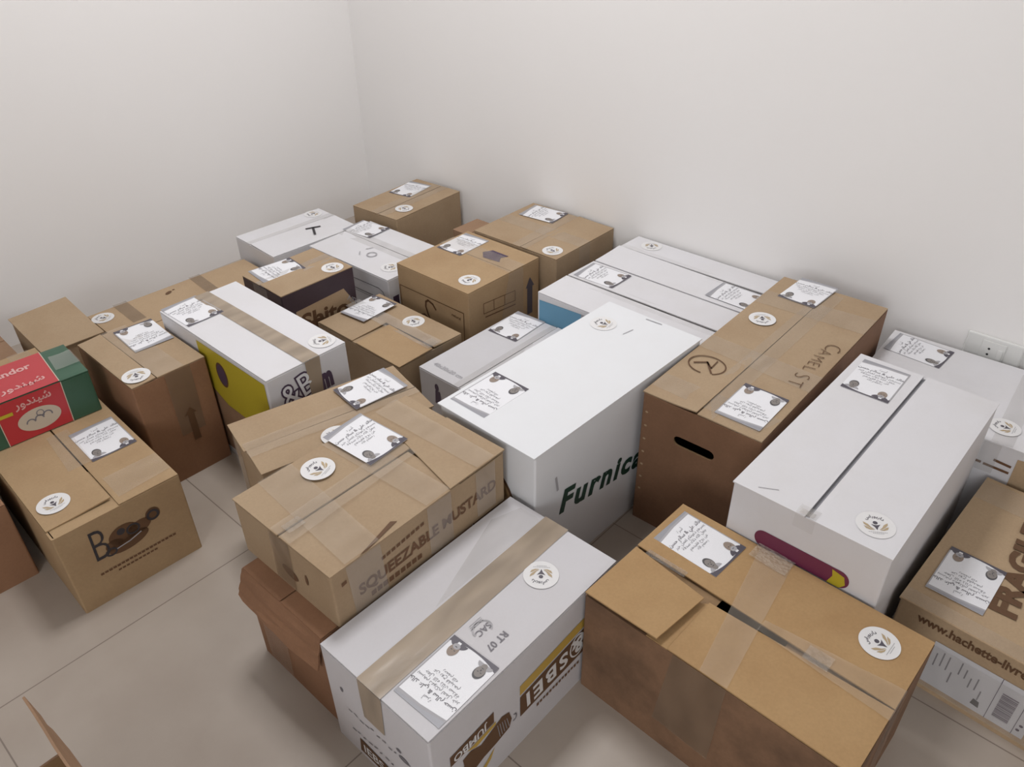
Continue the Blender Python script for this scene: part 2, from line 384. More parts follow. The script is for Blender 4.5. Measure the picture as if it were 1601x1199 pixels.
def emblem():
    V = []; Fc = []; fm = []
    def add(P, m):
        k = len(V); V.extend([(x, y, 0.0006) for x, y in P]); Fc.append(tuple(range(k, k + len(P)))); fm.append(m)
    add(ell(0, 0.0045, 0.0038, 0.0038, 20), 0)
    add([(-0.0075, 0.0010), (-0.003, -0.0008), (0, -0.0012), (0.003, -0.0008), (0.0075, 0.0010), (0.0025, -0.006), (0, -0.0125), (-0.0025, -0.006)], 0)
    for sg in (-1, 1):
        add([(sg * x, y) for x, y in [(0.003, -0.0115), (0.0085, -0.0065), (0.0125, 0.0005), (0.0195, 0.0055), (0.0185, 0.000), (0.0135, -0.0055), (0.0085, -0.0095)]], 1)
        add([(sg * x, y) for x, y in [(0.004, -0.0125), (0.0095, -0.0100), (0.0150, -0.0055), (0.0195, -0.0035), (0.0170, -0.0095), (0.0110, -0.0125)]], 1)
    v, f = text2d(arabic('داربوراس'), 0.02); xs = [a for a, _ in v]; cx = (min(xs) + max(xs)) / 2; wdt = max(xs) - min(xs); k = len(V); sz = 0.030 / wdt
    for x, y in v:
        a = math.pi / 2 - (x - cx) * sz / 0.0165; r0 = 0.0165 + y * sz; V.append((r0 * math.cos(a), r0 * math.sin(a), 0.0006))
    for p in f: Fc.append(tuple(i + k for i in p)); fm.append(0)
    for yy, hw in ((-0.0175, 0.0145), (-0.0205, 0.0085)):
        x = -hw
        while x < hw: add([(x, yy), (x + 0.0022, yy), (x + 0.0022, yy + 0.0011), (x, yy + 0.0011)], 2); x += 0.003
    me = bpy.data.meshes.new('emblem'); me.from_pydata(V, [], Fc)
    for m in (SLATE, TAN, INK_L): me.materials.append(m)
    for p, i in zip(me.polygons, fm): p.material_index = i
    return me
EMB = emblem()
def sticker(b, s_, t_, ang, dz=0.0006, tilt=(0, 0)):
    o = place(STICK_ME, 'round_sticker', b.e, (s_, t_, b.H + dz), ang, tilt); place(EMB, 'emblem', o, (0, 0, 0)); return o

# ------------------------------------------------------------------ the room
def wall_material():
    m, nt, b = new_mat('painted_plaster'); N = nt.nodes; L = nt.links
    tc = N.new('ShaderNodeTexCoord'); n = N.new('ShaderNodeTexNoise'); n.inputs['Scale'].default_value = 2.2; n.inputs['Detail'].default_value = 3
    L.new(tc.outputs['Object'], n.inputs['Vector']); r = N.new('ShaderNodeValToRGB')
    r.color_ramp.elements[0].color = (0.87, 0.85, 0.835, 1); r.color_ramp.elements[1].color = (0.89, 0.875, 0.865, 1)
    L.new(n.outputs['Fac'], r.inputs[0]); L.new(r.outputs[0], b.inputs['Base Color']); b.inputs['Roughness'].default_value = 0.65
    b.inputs['Specular IOR Level'].default_value = 0.3
    n2 = N.new('ShaderNodeTexNoise'); n2.inputs['Scale'].default_value = 90; L.new(tc.outputs['Object'], n2.inputs['Vector'])
    bp = N.new('ShaderNodeBump'); bp.inputs['Strength'].default_value = 0.04; bp.inputs['Distance'].default_value = 0.005
    L.new(n2.outputs['Fac'], bp.inputs['Height']); L.new(bp.outputs[0], b.inputs['Normal']); return m
def tile_material():
    m, nt, b = new_mat('ceramic_tile'); N = nt.nodes; L = nt.links
    tc = N.new('ShaderNodeTexCoord'); mp = N.new('ShaderNodeMapping'); mp.inputs['Location'].default_value = (0.03, -0.712 + 0.558 * 4, 0)
    L.new(tc.outputs['Object'], mp.inputs[0])
    sp = N.new('ShaderNodeSeparateXYZ'); L.new(mp.outputs[0], sp.inputs[0])
    def line(sock, period):
        a = N.new('ShaderNodeMath'); a.operation = 'ADD'; a.inputs[1].default_value = period * 8; L.new(sock, a.inputs[0])
        md = N.new('ShaderNodeMath'); md.operation = 'PINGPONG'; md.inputs[1].default_value = period / 2; L.new(a.outputs[0], md.inputs[0])
        lt = N.new('ShaderNodeMath'); lt.operation = 'LESS_THAN'; lt.inputs[1].default_value = 0.0013; L.new(md.outputs[0], lt.inputs[0]); return lt.outputs[0]
    lx, ly = line(sp.outputs[0], 0.568), line(sp.outputs[1], 0.558)
    mx = N.new('ShaderNodeMath'); mx.operation = 'MAXIMUM'; L.new(lx, mx.inputs[0]); L.new(ly, mx.inputs[1])
    n = N.new('ShaderNodeTexNoise'); n.inputs['Scale'].default_value = 3.5; n.inputs['Detail'].default_value = 6; L.new(tc.outputs['Object'], n.inputs['Vector'])
    r = N.new('ShaderNodeValToRGB'); r.color_ramp.elements[0].color = (0.37, 0.31, 0.26, 1); r.color_ramp.elements[1].color = (0.46, 0.40, 0.345, 1)
    r.color_ramp.elements[0].position = 0.3; r.color_ramp.elements[1].position = 0.7
    L.new(n.outputs['Fac'], r.inputs[0])
    mc = N.new('ShaderNodeMixRGB'); L.new(mx.outputs[0], mc.inputs[0]); L.new(r.outputs[0], mc.inputs[1]); mc.inputs[2].default_value = (0.22, 0.18, 0.15, 1)
    L.new(mc.outputs[0], b.inputs['Base Color']); b.inputs['Roughness'].default_value = 0.38
    return m
WALL = wall_material(); TILE = tile_material(); CEIL = plain('ceiling_paint', (0.80, 0.79, 0.77), 0.8)
XR, YL, XB, YB, ZC = 1.94, 2.575, -2.3, -1.9, 2.72
structure('floor', *slab(XB - .1, XR + .1, YB - .1, YL + .1, -0.1, 0.0), TILE)
structure('ceiling', *slab(XB - .1, XR + .1, YB - .1, YL + .1, ZC, ZC + .1), CEIL)
structure('wall_right', *slab(XR, XR + .1, YB, YL + .1, 0, ZC), WALL)
structure('wall_left', *slab(XB, XR, YL, YL + .1, 0, ZC), WALL)
structure('wall_back', *slab(XB - .1, XB, YB, YL + .1, 0, ZC), WALL)
structure('wall_front', *slab(XB, XR, YB - .1, YB, 0, ZC), WALL)

structure('added_window_1', *slab(XB - .02, XB + .03, -1.42, -.08, .98, 2.12), PLASTIC)  # made-up window, unseen, added to go with the fill lamp
structure('light_housing_1', *slab(.80, 1.40, 1.10, 1.70, 2.675, ZC), PLASTIC)  # housing panel added above the ceiling light, out of view
# wall socket on the right wall
so = bpy.data.objects.new('wall_socket', None); COL.objects.link(so); so.location = (XR, 0.232, 0.262)
so['label'] = 'white plastic double wall socket low on the right wall above a white carton'; so['category'] = 'socket'
def lbox(name, x0, x1, y0, y1, z0, z1, mat, parent, bev=0.002):
    v, f = slab(x0, x1, y0, y1, z0, z1); o = link_mesh(name, v, f, mat, parent)
    if bev: md = o.modifiers.new('bevel', 'BEVEL'); md.width = bev; md.segments = 3
    return o
lbox('cover_plate', -0.009, -0.0002, -0.062, 0.062, -0.038, 0.038, PLASTIC, so, 0.004)
lbox('socket_insert', -0.0115, -0.009, -0.026, 0.026, -0.028, 0.028, PLASTIC, so, 0.002)
for dz in (0.009, -0.006):
    v = [(-0.0118, 0.008 + 0.0028 * math.cos(R(a)), dz + 0.0028 * math.sin(R(a))) for a in range(0, 360, 30)]
    v += [(-0.0116, y, z) for _, y, z in v]; n = 12
    link_mesh('pin_hole', v, [tuple(range(n)), tuple(range(2 * n - 1, n - 1, -1))] + [(i, (i + 1) % n, n + (i + 1) % n, n + i) for i in range(n)], BLACKP, so)
lbox('switch_rocker', -0.0135, -0.0115, -0.022, -0.010, -0.016, 0.014, PLASTIC, so, 0.001)

# ------------------------------------------------------------------ the cartons
GEO = dict(
A=(1.591,1.985,4.0,.325,.217,0,.226), B1=(1.178,2.103,-2.0,.33,.232,0,.203), B2=(1.300,1.693,1.0,.259,.380,0,.210),
C=(.64,1.918,-1.5,.515,.365,0,.15), F=(.462,2.075,-2,.15,.25,0,.2), F2=(.02,1.90,-2,.43,.24,0,.2), F3=(.0,2.17,-2,.43,.3,0,.16),
G=(.15,1.718,-4,.297,.155,.2145,.321), BB=(-.19,1.562,-2,.364,.3,0,.2), N=(1.70,1.69,0,.12,.14,0,.20),
J=(.957,1.712,-.3,.24,.188,0,.290), K=(1.037,1.345,-.4,.222,.345,0,.185), L=(1.318,1.373,.1,.297,.293,0,.270), M=(1.635,1.325,1.,.292,.331,0,.270),
O1=(1.451,.727,0,.250,.512,0,.270), O2=(1.706,.727,0,.222,.512,0,.270), P=(1.071,1.010,-.2,.377,.300,0,.186), Q=(.840,.721,-1.0,.556,.255,0,.358),
R=(1.163,.439,1.4,.660,.261,0,.347), S=(1.023,.146,-.2,.545,.275,0,.356), T=(1.597,-.126,2.4,.325,.556,0,.257), U=(1.1206,-.250,-2.5,.430,.38,0,.182),
V=(.721,.054,-1.2,.293,.463,0,.247), W=(.377,.520,.2,.452,.252,0,.241), X=(.421,.779,.6,.402,.268,.2305,.351), Y=(.387,.785,.1,.35,.23,0,.230),
Z=(.515,1.126,-13.1,.375,.181,0,.299), AA=(.192,1.363,-1.9,.255,.49,0,.213), H=(.487,1.59,-.3,.178,.28,0,.297), I=(.672,1.337,-.2,.214,.464,0,.335))

# A - back corner
b = Box('cardboard_box', GEO['A'], 'brown cardboard box deepest in the room corner, behind the white cartons', 'box', BROWN)
b.close('x', 0.42, 0.004); b.strip('T', [(-0.001, .055), (.326, .055), (.326, .125), (-0.001, .125)], TAPE)
card(b, .2311, .160, -84); sticker(b, .085, .048, 168, dz=.0014)
# B1 - white by the left wall
b = Box('cardboard_box', GEO['B1'], 'white cardboard box nearest the left wall, with a black T mark on its lid', 'box', WHITE)
b.close('x', 0.60, 0.006, l0=(.0, 0, .002, .003)); b.strip('T', [(-.001, .125), (.331, .128), (.331, .165), (-.001, .16)], TAPE_S, rough=.0005)
b.poly('T', strokes([(.193, .104), (.236, .088)], .009) + strokes([(.214, .096), (.188, .046)], .008), INK, .0028, name='black_letter')
sticker(b, .285, .200, 90)
# B2
b = Box('cardboard_box', GEO['B2'], 'white cardboard box with line drawing on its side, behind the dark-sided carton', 'box', WHITE)
b.close('y', 0.57, 0.004, l0=(0, 0, .002, 0)); b.strip('T', [(.12, -.001), (.175, -.001), (.175, .386), (.12, .386)], TAPE_S)
card(b, .205, .3384, 3.9, tilt=(-.03, 0)); sticker(b, .0648, .058, 58)
b.poly('T', strokes([(.06, .20), (.075, .215)], .003) + strokes([(.10, .215), (.12, .205)], .003) + ringpoly(.085, .17, .017, .017, .004), INK_L, .0025, name='faded_mark')
b.poly('L', strokes([(.21, .168), (.335, .170), (.352, .163), (.360, .147), (.362, .03)], .0022) + strokes([(.21, .135), (.345, .136)], .0022) + strokes([(.21, .128), (.345, .128)], .0012), SLATE, name='line_print')
b.poly('R', [[(.0137, .116), (.0366, .116), (.0366, .15), (.0137, .15)]], PLUM, name='dark_square'); b.poly('R', [[(.165, .10), (.259, .10), (.259, .19), (.165, .19)]], INK_L, name='print')
# C - long low box along the left wall
b = Box('cardboard_box', GEO['C'], 'long low brown cardboard box along the left wall, crossed by two darker tapes', 'box', BROWN_P)
b.close('x', 0.5, 0.003); b.strip('T', [(.074, -.001), (.112, -.001), (.119, .371), (.078, .371)], TAPE_B); b.strip('T', [(.300, -.001), (.338, -.001), (.358, .371), (.322, .371)], TAPE_B)
b.poly('T', [ell(.232, .325, .013, .007, 14, rot=30), ell(.252, .333, .004, .003)], BROWNINK, name='ink_smudge'); sticker(b, .028, .32, 44)
# F group, far left
b = Box('cardboard_box', GEO['F'], 'small brown cardboard box at the far left against the wall, its lid edge sagging', 'box', BROWN)
b.flap(-.004, -.004, .154, .254, (0, 0, .012, .006), mat=BROWN); b.strip('T', [(-.002, .13), (.02, .13), (.02, .24), (-.002, .24)], TAPE_S)
b = Box('cardboard_box', GEO['F2'], 'brown cardboard box directly behind the red and green carton at the left edge', 'box', BROWN_M)
b.close('x', .5, .004); b.strip('T', [(.36, -.001), (.41, -.001), (.41, .241), (.36, .241)], TAPE)
b = Box('cardboard_box', GEO['F3'], 'dull brown box at the left edge, lowest of the far-left boxes by the wall', 'box', BROWN_D)
b.close('x', .5, .004)
# BB
b = Box('cardboard_box', GEO['BB'], 'dark brown cardboard box cut off by the left edge beside the ornate logo box', 'box', BROWN_R)
b.close('y', .5, .004)
# N
b = Box('cardboard_box', GEO['N'], 'brown box almost hidden, a corner showing right of the corner box', 'box', BROWN_D)
b.close('x', .5, .003)
# J - dark sided
b = Box('cardboard_box', GEO['J'], 'brown-topped carton with dark printed sides and a tan panel of lettering', 'box', BROWN)
for i, me_m in enumerate([NAVY]): b.b.data.materials[0] = NAVY
b.close('x', 0.54, 0.004, mat=BROWN, l0=(0, 0, .002, .003)); b.strip('T', [(-.001, .075), (.241, .080), (.241, .125), (-.001, .12)], TAPE_S, rough=.0006)
b.strip('L', [(.055, .23), (.12, .22), (.12, .288), (.055, .288)], TAPE_S, rough=.0006)
b.poly('R', [[(.035, .03), (.238, .03), (.238, .165), (.198, .236), (.036, .228)]], BROWN_P, name='tan_panel')
b.text('R', 'Shito', (.045, .165), -3, .068, BROWNINK, .03, sx=1.15, off=.0011); b.poly('R', [ell(.09, .165, .04, .018)], BROWNINK, .0010, name='print')
b.text('R', 'NEW', (.203, .198), -42, .022, INK_L, .01, off=.0012)
b.poly('T', strokes([(.118, .165), (.135, .150), (.142, .155)], .006), BROWNINK, name='ink_mark')
card(b, .0845, .1427, 84, tilt=(0, .01)); sticker(b, .1965, .036, 0)
# K
b = Box('cardboard_box', GEO['K'], 'low brown cardboard box with overlapping flaps, just in front of the hook logo box', 'box', BROWN)
b.close('y', 0.54, 0.006, l1=(.004, 0, 0, .002)); b.flap(-.002, -.004, .112, .17, (.001, .004, .007, .003), z=.004, mat=BROWN_M)
b.flap(.0, .19, .118, .335, (.001, .004, .003, .001), z=.003)
b.strip('T', [(.10, -.001), (.15, -.001), (.15, .346), (.10, .346)], TAPE_S, off=.0075, rough=.003); b.strip('T', [(.105, .0), (.14, .0), (.14, .03), (.105, .03)], TAPE_C, off=.011)
b.strip('R', [(.09, .05), (.15, .05), (.15, .184), (.09, .184)], TAPE, rough=.001)
card(b, .135, .285, -265, dz=.0095, tilt=(.02, .02)); sticker(b, .178, .145, -196)
# L
b = Box('cardboard_box', GEO['L'], 'brown cardboard box with a hook logo and black arrow prints', 'box', BROWN_M)
b.close('y', .6, .002); b.strip('T', [(.165, -.001), (.232, -.001), (.235, .294), (.175, .294)], TAPE, rough=.0006); b.strip('R', [(.12, .10), (.225, .10), (.225, .268), (.165, .268)], TAPE, rough=.0006)
b.poly('L', strokes([(.008, .02), (.008, .2025), (.2727, .202), (.2695, .01)], .0028), BROWNINK, name='frame_print')
b.poly('L', strokes([(.158, .172), (.147, .186), (.128, .192), (.118, .184), (.116, .168), (.124, .145), (.138, .120)], .0065) + strokes([(.124, .132), (.108, .139), (.096, .134), (.088, .120)], .0055), BROWNINK, name='hook_logo')
b.text('L', 'natural', (.224, .178), -4, .013, BROWNINK, .01)
b.poly('R', strokes([(.058, .183), (.058, .215), (.19, .204), (.19, .172), (.058, .183)], .0022) + strokes([(.1, .18), (.1, .21)], .002) + strokes([(.145, .177), (.145, .206)], .002) + strokes([(.065, .17), (.19, .159)], .0035), BROWNINK2, name='care_icons')
b.poly('R', [[(.243, .10), (.266, .10), (.266, .19), (.274, .19), (.255, .222), (.236, .19), (.243, .19)]], SLATE, name='arrow_print')
b.poly('T', [[(.190, .125), (.215, .150), (.243, .135), (.243, .072), (.22, .082), (.197, .066)]], PLUM, name='arrow_print')
card(b, .2158, .2334, -87.6); sticker(b, .0605, .0533, 85)
# M
b = Box('cardboard_box', GEO['M'], 'wide brown cardboard box with crossed tapes, against the right wall beyond the white boxes', 'box', BROWN)
b.close('x', .42, .004, l0=(0, 0, .003, .002)); b.strip('T', [(.11, -.001), (.165, -.001), (.165, .332), (.11, .332)], TAPE, rough=.0006); b.strip('T', [(-.001, .115), (.293, .125), (.293, .185), (-.001, .17)], TAPE, off=.0014, rough=.0006)
b.strip('R', [(.11, .12), (.165, .12), (.165, .268), (.11, .268)], TAPE); card(b, .235, .2397, 5.3, dz=.0022); sticker(b, .040, .046, -13)
# O1, O2
b = Box('cardboard_box', GEO['O1'], 'white cardboard box with a sky blue panel on its side', 'box', WHITE)
b.close('y', .51, .007, l0=(0, .001, .002, 0), l1=(.003, 0, 0, .002)); b.strip('T', [(.100, -.001), (.145, -.001), (.15, .513), (.105, .513)], TAPE_F, rough=.0008)
b.poly('L', [[(.007, .03), (.15, .03), (.15, .255), (.007, .248)]], BLUE, name='blue_panel'); b.poly('L', [[(.15, .03), (.255, .03), (.255, .255), (.15, .255)]], GREYSTRIP, name='grey_panel')
card(b, .188, .434, 1.7, dz=.0022)
b = Box('cardboard_box', GEO['O2'], 'long white cardboard box against the right wall with a card at its right end', 'box', WHITE)
b.close('y', .555, .008, l1=(.003, 0, 0, .001), l0=(0, .001, .005, 0)); b.strip('T', [(.105, -.001), (.14, -.001), (.145, .513), (.11, .513)], TAPE_F, rough=.0009)
card(b, .066, .093, -.8, dz=.002); sticker(b, .184, .439, -235)
# P
b = Box('cardboard_box', GEO['P'], 'low white cardboard box printed 40x30x20 cm, left of the large green-lettered carton', 'box', GREYW)
b.close('x', .52, .004, l0=(0, 0, .003, .0)); b.strip('T', [(-.001, .14), (.378, .14), (.378, .175), (-.001, .175)], TAPE_S)
b.text('T', '40x30x20 cm', (.030, .279), -90, .0185, INK_L, .01); b.poly('L', [ell(.0639, .1495, .007, .011), [(.055, .10), (.078, .10), (.075, .14), (.058, .14)]], PLUM, name='print')
card(b, .3099, .2445, -86.8)
# Q
b = Box('cardboard_box', GEO['Q'], 'large plain white carton lettered in dark green on its side, centre of the pile', 'box', WHITE_C)
b.flap(-.005, -.002, .557, .257, (.001, .0, 0, .001), mat=WHITE_C, th=.0035, wob=.0008); b.flap(.45, .12, .556, .20, z=.0003, mat=WHITE_C, th=.0006, wob=0, name='paper_patch') if False else None
b.text('R', 'Furnica', (.070, .168), -9.5, .078, GREENINK, .04, sx=1.04, shear=.10, sp=1.2)
b.poly('L', [ell(.115, .175, .092, .113, 40)], BROWNINK, .0007, name='brown_logo'); b.poly('L', [ell(.115, .175, .085, .106, 40)], BROWN_W, .0010, name='brown_logo')
b.poly('R', strokes([(.060, .27), (.066, .235)], .006), INK_L, name='scuff'); b.poly('T', strokes([(.548, .10), (.545, .14)], .003) + strokes([(.485, .135), (.455, .14)], .0025), INK_L, name='scuff')
card(b, .0867, .2000, 90); sticker(b, .4621, .202, 9)
# R
b = Box('cardboard_box', GEO['R'], 'long brown cardboard box with a handle slot, hand-lettered CAMEL ST and a circled 4', 'box', BROWN)
rb = b.b
cv, cf = [], []
prof = [(0.092 + 0.0125 * math.cos(R(a)), 0.262 + 0.0115 * math.sin(R(a))) for a in range(90, 271, 30)] + [(0.160 + 0.0125 * math.cos(R(a)), 0.262 + 0.0115 * math.sin(R(a))) for a in range(-90, 91, 30)]
for x in (-0.02, 0.02): cv += [(x, b.W - a, z) for a, z in prof]
n = len(prof); cf = [tuple(range(n)), tuple(range(2 * n - 1, n - 1, -1))] + [(i, n + i, n + (i + 1) % n, (i + 1) % n) for i in range(n)]
cut = link_mesh('cut', cv, cf, KRAFT_IN, b.e)
bm = bmesh.new(); bm.from_mesh(cut.data); bmesh.ops.recalc_face_normals(bm, faces=bm.faces); bm.to_mesh(cut.data); bm.free()
bm = bmesh.new(); bm.from_mesh(rb.data); bmesh.ops.recalc_face_normals(bm, faces=bm.faces); bm.to_mesh(rb.data); bm.free()
rb.data.materials[0] = BROWN_SHADE
md = rb.modifiers.new('slot', 'BOOLEAN'); md.object = cut; md.solver = 'EXACT'
bpy.context.view_layer.update(); dg = bpy.context.evaluated_depsgraph_get(); dg.update()
me2 = bpy.data.meshes.new_from_object(rb.evaluated_get(dg)); rb.modifiers.clear(); rb.data = me2
bpy.data.objects.remove(cut, do_unlink=True)
b.flap(.001, .001, .659, .1375, (0, 0, 0, .001)); b.flap(.001, .1395, .659, .263, (.005, 0, 0, 0), curve=2.5)
b.flap(.006, .006, .2, .258, z=-.009, mat=KRAFT_IN, th=.0025, wob=0)
b.strip('T', [(-.001, .105), (.64, .10), (.64, .155), (.10, .165)], TAPE, rough=.0007); b.strip('T', [(.206, -.001), (.275, -.001), (.285, .265), (.225, .265)], TAPE, off=.0014, rough=.0006); b.strip('T', [(.02, .02), (.085, .0), (.085, .26), (.03, .26)], TAPE, rough=.0005)
b.strip('T', [(.50, .0), (.58, .0), (.56, .264), (.49, .264)], TAPE, rough=.0008)
b.poly('T', ringpoly(.166, .209, .036, .042, .0032, a0=-140, a1=185), BROWNINK, .0022, name='ink_circle')
b.poly('T', strokes([(.158, .236), (.176, .214), (.160, .196)], .0042) + strokes([(.176, .214), (.142, .186)], .0042) + strokes([(.160, .196), (.192, .198)], .003), BROWNINK, .0022, name='ink_numeral')
for t_, s0, t0, sz in (('C', .415, .048, .050), ('A', .383, .050, .038), ('M', .352, .052, .036), ('E', .322, .050, .038), ('L', .298, .050, .038), ('S', .262, .052, .047), ('T', .232, .052, .044)):
    b.text('T', t_, (s0, t0), 187, sz, BROWNINK, -.022, off=.0022, name='handwriting')
for k in range(7): b.poly('L', [ell(.012, .30 - k * .035, .0035, .0026, 10)], BROWN_P, name='staple_dent')
card(b, .0907, .0660, -270, dz=.0018); card(b, .6118, .1790, -93, dz=.0020, tilt=(0, -.02)); sticker(b, .4207, .2072, -240, dz=.0022)
# S
b = Box('cardboard_box', GEO['S'], 'large white carton with a purple bar on its end and a dark lid seam', 'box', WHITE)
b.flap(-.002, -.001, .546, .1365, (0, 0, 0, 0), wob=.001); b.flap(-.002, .1440, .546, .276, (0, 0, 0, 0), wob=.001)
b.flap(.004, .005, .541, .270, z=-.007, mat=GREYSTRIP, th=.002, wob=0)
b.strip('T', [(-.002, .125), (.022, .125), (.022, .16), (-.002, .16)], TAPE_S, rough=.0008); b.strip('L', [(.115, .325), (.150, .325), (.150, .353), (.115, .353)], TAPE_F, rough=.0008); b.strip('T', [(-.001, .130), (.012, .130), (.012, .155), (-.001, .155)], TAPE_C, off=.0018)
bar = ell(.073, .262, .017, .0185, 12, 90, 270) + ell(.21, .262, .017, .0185, 12, -90, 90)
b.poly('L', [bar], PURPLE, name='purple_bar'); b.poly('L', [[(.192, .2435), (.2135, .2435), (.222, .255), (.2175, .271), (.196, .276), (.199, .262)]], YELLOW, .0011, name='yellow_print')
b.poly('T', strokes([(.012, .235), (.028, .205)], .001), INK_G, name='pen_line')
card(b, .4632, .2117, -88.7); sticker(b, .0546, .0488, -56)
# T
b = Box('cardboard_box', GEO['T'], 'white cardboard box against the right wall below the wall socket', 'box', WHITE)
b.flap(-.002, -.002, .326, .558, wob=.001); b.strip('T', [(-.001, .22), (.30, .225), (.30, .265), (-.001, .26)], TAPE_S)
card(b, .262, .482, -5.1); sticker(b, .0623, .2495, -1, dz=.0014)
b.strip('L', [(.285, .18), (.318, .18), (.318, .255), (.285, .255)], TAPE_S); b.poly('L', strokes([(.315, .215), (.345, .212)], .006) + strokes([(.30, .198), (.345, .196)], .006) + strokes([(.27, .200), (.292, .199)], .006), BROWNINK2, name='print')
b.poly('L', [[(.352, .15), (.40, .15), (.40, .24), (.352, .235)]], BROWN_P, name='tape_label')
# U
b = Box('cardboard_box', GEO['U'], 'brown cardboard box lettered FRAGILE at the right edge', 'box', BROWN_P)
b.flap(-.002, -.002, .432, .382, (.0, 0, 0, .0), wob=.004, th=.004); b.strip('T', [(-.001, .0), (.03, .0), (.03, .381), (-.001, .381)], TAPE, rough=.0008)
b.text('T', 'FRAGILE', (.078, .222), 5, .056, BROWNINK, .05, sx=1.28, off=.0012); b.text('T', 'HANDLE WITH', (.086, .163), 5, .056, BROWNINK, .05, sx=.9, off=.0012)
b.text('L', 'www.hachette-livre.fr', (.036, .150), 0, .027, BROWNINK, .03, sx=.82)
b.poly('L', [[(.068, .022), (.245, .022), (.245, .128), (.075, .128)]], GREYW, .0009, name='shipping_label')
bars = []; x = .037
while x < .098: wv = random.Random(int(x * 1e4)).choice((.0008, .0014, .0022)); bars.append([(.193, x), (.218, x), (.218, x + wv), (.193, x + wv)]); x += wv + .0012
b.poly('L', bars + strokes([(.185, .022), (.185, .128)], .001) + strokes([(.228, .022), (.228, .128)], .001) + [ell(.236, .05, .003, .003), ell(.234, .038, .003, .003)] , PLUM, .0013, name='barcode')
rnd = random.Random(5); ln = []
for k in range(9):
    x = .085 + k * .010; y0 = rnd.uniform(.05, .085); ln += strokes([(x, y0), (x, y0 + rnd.uniform(.02, .035))], .0022)
b.poly('L', ln, INK_G, .0013, name='label_print'); b.poly('L', [[(.158, .036), (.172, .034), (.170, .048), (.160, .05)]], INK, .0013, name='label_print')
b.strip('L', [(.06, .012), (.27, .012), (.27, .118), (.06, .118)], TAPE_S, off=.0022); b.strip('T', [(.35, -.001), (.42, -.001), (.42, .381), (.35, .381)], TAPE)
card(b, .1156, .3123, -269, dz=.0016)
# V
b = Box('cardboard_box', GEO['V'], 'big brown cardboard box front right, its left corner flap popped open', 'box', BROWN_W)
bd = board('smudged_shaded_cardboard', (0.23, 0.13, 0.075), (0.055, 0.032, 0.02), 0.9, 0.75); b.b.data.materials[0] = bd  # real smudges, plus the shade of the sides put into the dark base
b.flap(0, 0, 0, 0, pts=[(.001, .001), (.1335, .001), (.123, .300), (.001, .300)]); b.flap(0, 0, 0, 0, (0, 0, 0, .002), pts=[(.1365, .001), (.292, .001), (.292, .462), (.147, .462)], wob=.002)
b.flap(.006, .006, .287, .17, z=-.009, mat=KRAFT_IN, th=.0025, wob=0); b.flap(.006, .29, .287, .457, z=-.007, mat=KRAFT_IN, th=.0025, wob=0)
b.flap(0, 0, 0, 0, (.012, .009, .001, .003), pts=[(-.004, .318), (.117, .308), (.142, .461), (.0, .462)], z=.002, curve=1.2, wob=.001)
b.flap(0, 0, 0, 0, (0, 0, 0, 0), pts=[(.001, .30), (.125, .295), (.10, .33), (.001, .34)], z=-.002, wob=.001)
b.strip('T', [(.0, .195), (.0, .242), (.293, .300), (.293, .238)], TAPE, off=.0012, rough=.001); b.strip('T', [(.11, -.001), (.175, -.001), (.150, .215), (.125, .215)], TAPE, off=.0022, rough=.0012)
b.strip('L', [(.155, .06), (.262, .055), (.268, .2455), (.175, .2455)], TAPE_B, rough=.001, off=.0012); b.strip('R', [(.10, .05), (.175, .05), (.175, .2455), (.11, .2455)], TAPE, rough=.001)
b.strip('T', [(.255, .236), (.294, .236), (.294, .305), (.255, .305)], TAPE_C, off=.0022, rough=.003, nx=30, ny=20)
b.strip('T', [(.125, .10), (.155, .10), (.155, .14), (.125, .14)], TAPE_C, off=.003); b.strip('T', [(.138, .36), (.152, .36), (.152, .44), (.138, .44)], TAPE_C, off=.002)
card(b, .2256, .3842, -1.8); sticker(b, .2321, .0638, -1)
# W
b = Box('cardboard_box', GEO['W'], 'white carton front centre with brown tape along its lid and upside-down dark print', 'box', WHITE_D)
b.close('x', .5, .003); b.strip('T', [(-.001, .103), (.453, .110), (.453, .164), (-.001, .158)], TAPE_T, rough=.0003); b.strip('L', [(.094, .142), (.144, .142), (.150, .2405), (.094, .2405)], TAPE_T)
b.strip('T', [(.17, .165), (.44, .165), (.44, .215), (.38, .235)], TAPE_S, rough=.0002, off=.0006)
b.poly('R', [[(.193, .078), (.40, .082), (.40, .148), (.193, .131)]], BROWNINK, name='dark_band'); b.poly('R', [[(.193, .136), (.40, .153), (.40, .176), (.193, .160)]], YELLOW_O, name='amber_band')
for ch, cx, cy, sz in (('I', .213, .106, .052), ('E', .238, .106, .052), ('B', .272, .109, .052), ('S', .306, .111, .052), ('&', .345, .116, .055)): b.text('R', ch, (cx, cy), 184, sz, PAPER2, .03, off=.0012, center=True)
b.poly('R', ringpoly(.345, .116, .022, .028, .0035), PAPER2, .0011, name='logo_ring')
b.text('R', 'COMBAT PRODUCTS', (.36, .074), 182, .0105, BROWNINK2, .0, off=.001) if False else b.poly('R', [[(.235 + i * .0085, .058 + (i % 3) * .001), (.241 + i * .0085, .058 + (i % 3) * .001), (.241 + i * .0085, .066), (.235 + i * .0085, .066)] for i in range(14)], BROWNINK2, name='small_print')
b.poly('R', [[(.035, .132), (.131, .1355), (.131, .163), (.035, .157)]], BROWNINK, name='dark_band'); b.text('R', 'JUMBO', (.079, .1455), 181, .023, PAPER2, .02, off=.0012, center=True)
b.poly('R', [[(.09, .118), (.135, .125), (.135, .133), (.07, .129)], [(.08, .03), (.11, .05), (.13, .066), (.12, .045), (.09, .02)]], YELLOW_O, name='amber_print')
